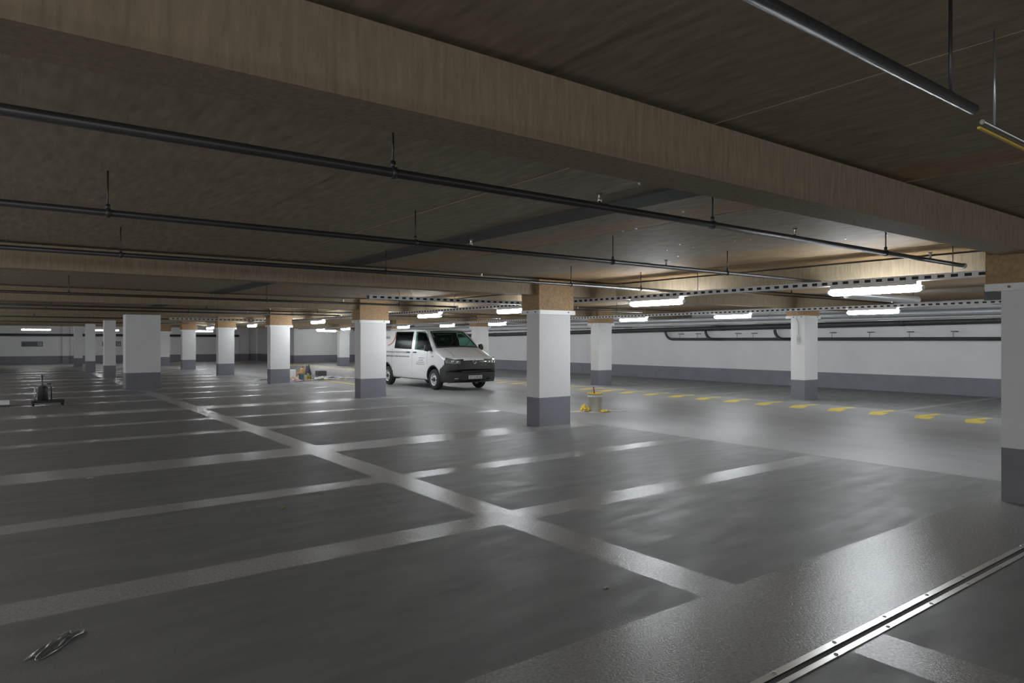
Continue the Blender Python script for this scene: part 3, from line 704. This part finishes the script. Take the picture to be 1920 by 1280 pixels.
# ------------------------------------------------------------------ paint bucket on the lane
def pail(x, y, r, h, m, name, label, cat='bucket', lid=None, grp=None, taper=.9, z=0, handle=True):
    t = thing(name, label, cat, (x, y, z), grp); b = MB()
    prof = [(r * taper, 0), (r * taper * 1.01, .01), (r * .985, h * .8), (r * 1.03, h * .81), (r * 1.03, h * .84), (r * .99, h * .85), (r, h * .955), (r * 1.035, h * .965), (r * 1.035, h), (r * .97, h), (r * .95, h * .9), (r * taper * .94, .02), (0, .02)]
    b.lathe(prof, (x, y, z), 32); fixn(b.build('bucket_body', m, t))
    if handle:
        hd = MB(); hd.tube([(x + r * 1.05 * math.cos(a), y - .03 - r * .5 * math.sin(a), z + h * .88 - r * .9 * math.sin(a)) for a in [PI * k / 14 for k in range(15)]], .005, 6); hd.build('wire_handle', 'steel', t)
    if lid: l_ = MB(); l_.lathe([(r * 1.06, h * .97), (r * 1.06, h * 1.035), (r * .95, h * 1.035), (r * .93, h * .93), (0, h * .93)], (x, y, z), 32); fixn(l_.build('paint_rim', lid, t))
    return t
def crumple(x, y, rx, ry, h, m, name, label, cat, seed, n=22, grp=None, rot=0, z=.001, floor=.0):
    R = random.Random(seed); ph = [R.uniform(0, 6.28) for _ in range(8)]; rows = []
    for i in range(n + 1):
        row = []
        for j in range(n + 1):
            u, v = 2 * i / n - 1, 2 * j / n - 1; e = max(0, 1 - (abs(u) ** 3 + abs(v) ** 3) * .5)
            f = (math.sin(3.1 * u + ph[0]) * math.sin(2.7 * v + ph[1]) + .6 * math.sin(6.3 * u + 3 * v + ph[2]) + .45 * math.sin(9 * v - 4 * u + ph[3])) / 2
            a, b = u * rx * (1 + .12 * math.sin(4 * v + ph[4])), v * ry * (1 + .12 * math.sin(5 * u + ph[5]))
            row.append((x + a * math.cos(rot) - b * math.sin(rot), y + a * math.sin(rot) + b * math.cos(rot), z + .004 + h * max(floor, e * (.45 + .55 * f))))
        rows.append(row)
    o = MB().grid(rows).build(name, m, None, origin=(x, y, 0)); md = o.modifiers.new('t', 'SOLIDIFY'); md.thickness = .004; md.offset = 1
    return tag(o, label, cat, grp)
BX, BY = 10.80, 11.245
o = tag(MB().prism([(BX - .62, BY + .22), (BX - .2, BY - .28), (BX + .55, BY - .42), (BX + .42, BY + .05), (BX + .1, BY + .3)], 0, .006).build('cardboard_sheet', 'card'), 'flat pale cardboard sheet lying under the metal paint bucket', 'cardboard')
pail(BX - .05, BY - .03, .162, .40, 'tin', 'paint_bucket', 'shiny metal paint bucket with a yellow smeared rim on the lane', lid='yellowplastic', z=.007)
st = MB().tube([(BX - .05, BY - .03, .28), (BX - .07, BY - .0, .56)], .016, 10); tag(st.build('stir_stick', 'redwood'), 'red-brown stick standing in the metal paint bucket', 'stick')
crumple(BX - .27, BY + .06, .1, .11, .2, 'yellowplastic', 'paint_bag', 'yellow smeared bag slumped left of the metal paint bucket', 'bag', 4, z=.006, floor=.1)
crumple(BX - .02, BY - .28, .11, .09, .075, 'yellowplastic', 'paint_blob', 'bright yellow rag lying in front of the metal paint bucket', 'rag', 9, z=.006, floor=.1)

# ------------------------------------------------------------------ pile of paint materials behind the third column
G = 'paint materials piled on the lane'
tag(MB().box(9.98, 10.28, 29.3, 29.6, 0, .34).build('carton', 'whiteplastic', bevel=.012), 'white upright carton at the left end of the paint pile, beside the column', 'box', G)
crumple(9.25, 26.3, .24, .14, .12, 'pink', 'wrapped_roll', 'pink plastic wrapped bundle lowest in front of the paint pile', 'bundle', 11, grp=G, rot=-.64, floor=.3)
crumple(9.6, 27.5, .3, .22, .2, 'creamcloth', 'dust_sheet', 'cream crumpled cloth above the pink bundle in the paint pile', 'cloth', 12, grp=G, rot=-.64, floor=.15)
pail(10.38, 29.1, .13, .24, 'orange', 'bucket', 'bright orange bucket next to the white carton in the paint pile', grp=G)
pail(10.45, 28.68, .1, .15, 'peach', 'tub', 'small peach tub in front of the bright orange bucket', 'tub', grp=G, handle=False)
tag(MB().box(9.96, 10.26, 27.85, 28.2, 0, .2).build('crate', 'teal', bevel=.01), 'blue grey low case under the peach canister in the paint pile', 'case', G)
t = thing('canister', 'peach coloured canister standing on the low blue grey case', 'canister', (10.11, 28.02, .2), G)
MB().lathe([(.09, 0), (.1, .015), (.1, .2), (.07, .24), (.035, .25), (.035, .27), (0, .27)], (10.11, 28.02, .201), 20).build('body', 'peach', t); MB().lathe([(.04, .265), (.04, .295), (0, .295)], (10.11, 28.02, .201), 14).build('cap', 'redwood', t)
pail(9.55, 26.62, .1, .3, 'teal', 'paint_tin', 'tall dark blue grey tin at the front of the paint pile', 'tin', grp=G, taper=.98, handle=False)
pail(9.78, 26.8, .065, .22, 'creamcloth', 'paint_tin', 'slim cream tin right of the tall blue grey tin', 'tin', grp=G, taper=.98, handle=False)
pail(10.1, 27.25, .1, .16, 'olive', 'paint_tin', 'olive yellow tin in the middle front of the paint pile', 'tin', grp=G, taper=.96, handle=False)
crumple(9.98, 26.78, .12, .08, .06, 'creamcloth', 'rag', 'cream rag lying just in front of the olive yellow tin', 'rag', 14, grp=G, floor=.2, rot=-.64)
crumple(11.2, 30.4, .17, .15, .6, 'darkbag', 'rubbish_bag', 'dark grey pointed bag at the back of the paint pile', 'bag', 15, grp=G)
tag(MB().box(11.55, 11.95, 30.0, 30.4, 0, .22).build('tool_case', 'darkbag', bevel=.02), 'dark grey tool case at the right back of the paint pile', 'case', G)
crumple(10.5, 27.35, .2, .12, .13, 'darkbag', 'rag', 'dark rag between the olive tin and the white rag', 'rag', 17, grp=G, floor=.1, rot=-.64)
crumple(10.42, 26.72, .26, .14, .22, 'whitecloth', 'rag', 'white crumpled rag at the right end of the paint pile', 'rag', 18, grp=G, floor=.15, rot=-.64)
for k, (x, y, a, b, l) in enumerate(((11.62, 28.4, .36, .3, 'printed sheet on the lane right of the white crumpled rag'), (11.0, 27.0, .3, .22, 'printed sheet lying nearest the yellow line'), (11.75, 27.4, .36, .26, 'pale printed sheet closest to the column hiding the van'))):
    crumple(x, y, a, b, .07, 'newspaper' if k < 2 else 'whitecloth', 'paper_sheet', l, 'paper', 21 + k, grp='sheets of paper on the lane', rot=-.64)
crumple(11.2, 26.3, .24, .08, .05, 'creamcloth', 'paper_strip', 'narrow cream strip in front of the pale printed sheet', 'paper', 27, grp='sheets of paper on the lane', rot=-.64)
crumple(8.55, 28.0, .16, .1, .06, 'darkbag', 'debris', 'small dark scrap on the lane left of the third column', 'scrap', 31); crumple(8.75, 27.2, .14, .09, .06, 'darkbag', 'debris', 'small dark scrap just left of the third column foot', 'scrap', 32)

# ------------------------------------------------------------------ small wheeled machine and white box on the left
t = thing('floor_machine', 'small dark wheeled floor machine with upright pole standing in the left bays', 'machine', (.86, 20.4, 0))
d = MB(); d.box(.62, 1.3, 20.2, 20.6, .07, .13); d.build('deck', 'machine', t, bevel=.01)
b = MB(); b.lathe([(.1, .13), (.115, .15), (.115, .42), (.08, .47), (.03, .48), (.0, .48)], (.86, 20.45, 0), 20); b.build('tank', 'machine', t)
MB().tube([(.86, 20.24, .12), (.845, 20.22, .5), (.83, 20.2, .76)], .016, 10).build('pole', 'bolt', t)
MB().tube([(.60, 20.35, .46), (.675, 20.35, .46), (.69, 20.35, .44), (.69, 20.35, .24), (.7, 20.35, .12)], .014, 8).build('handle', 'steel', t)
MB().tube([(.95, 20.5, .53), (1.02, 20.5, .52), (1.04, 20.5, .48), (1.04, 20.5, .13)], .013, 8).build('hose', 'bolt', t)
for x, y in ((.66, 20.2), (1.26, 20.2), (.66, 20.58), (1.26, 20.58)): MB().lathe([(.0, -.02), (.05, -.02), (.055, 0), (.05, .02), (0, .02)], (x, y, .055), 16, axis='x').build('castor', 'rubber', t)
t = thing('cardboard_box', 'white open box cut off by the left edge of the photo', 'box', (-.05, 20.6, 0))
b = MB(); b.box(-.35, .17, 20.5, 20.95, 0, .05, 1); b.box(-.38, .2, 20.47, 20.98, .05, .13); b.build('tray', ['whiteplastic', 'darkbag'], t)
MB().obox((-.13, 20.55, .18), (.17, 0, -.07), (0, .06, .0), (.01, 0, .02)).build('flap', 'whiteplastic', t)

# ------------------------------------------------------------------ litter on the floor
crumple(.24, 4.3, .16, .045, .035, 'film', 'plastic_wrapper', 'crumpled clear plastic wrapper on the dark floor, bottom left corner', 'wrapper', 41, n=26, rot=.9)
crumple(2.17, 6.54, .022, .013, .012, 'leaf', 'dry_leaf', 'tiny yellow leaf on the dark bay near the centre left', 'leaf', 42, n=8, rot=.6)
crumple(.84, 9.27, .028, .014, .014, 'scrap', 'paper_scrap', 'tiny pale scrap on the dark floor at the far left', 'scrap', 43, n=8)
crumple(3.14, 3.17, .02, .009, .008, 'scrap', 'paper_scrap', 'tiny pale scrap in the dark foreground bay below the bright line crossing', 'scrap', 44, n=8)
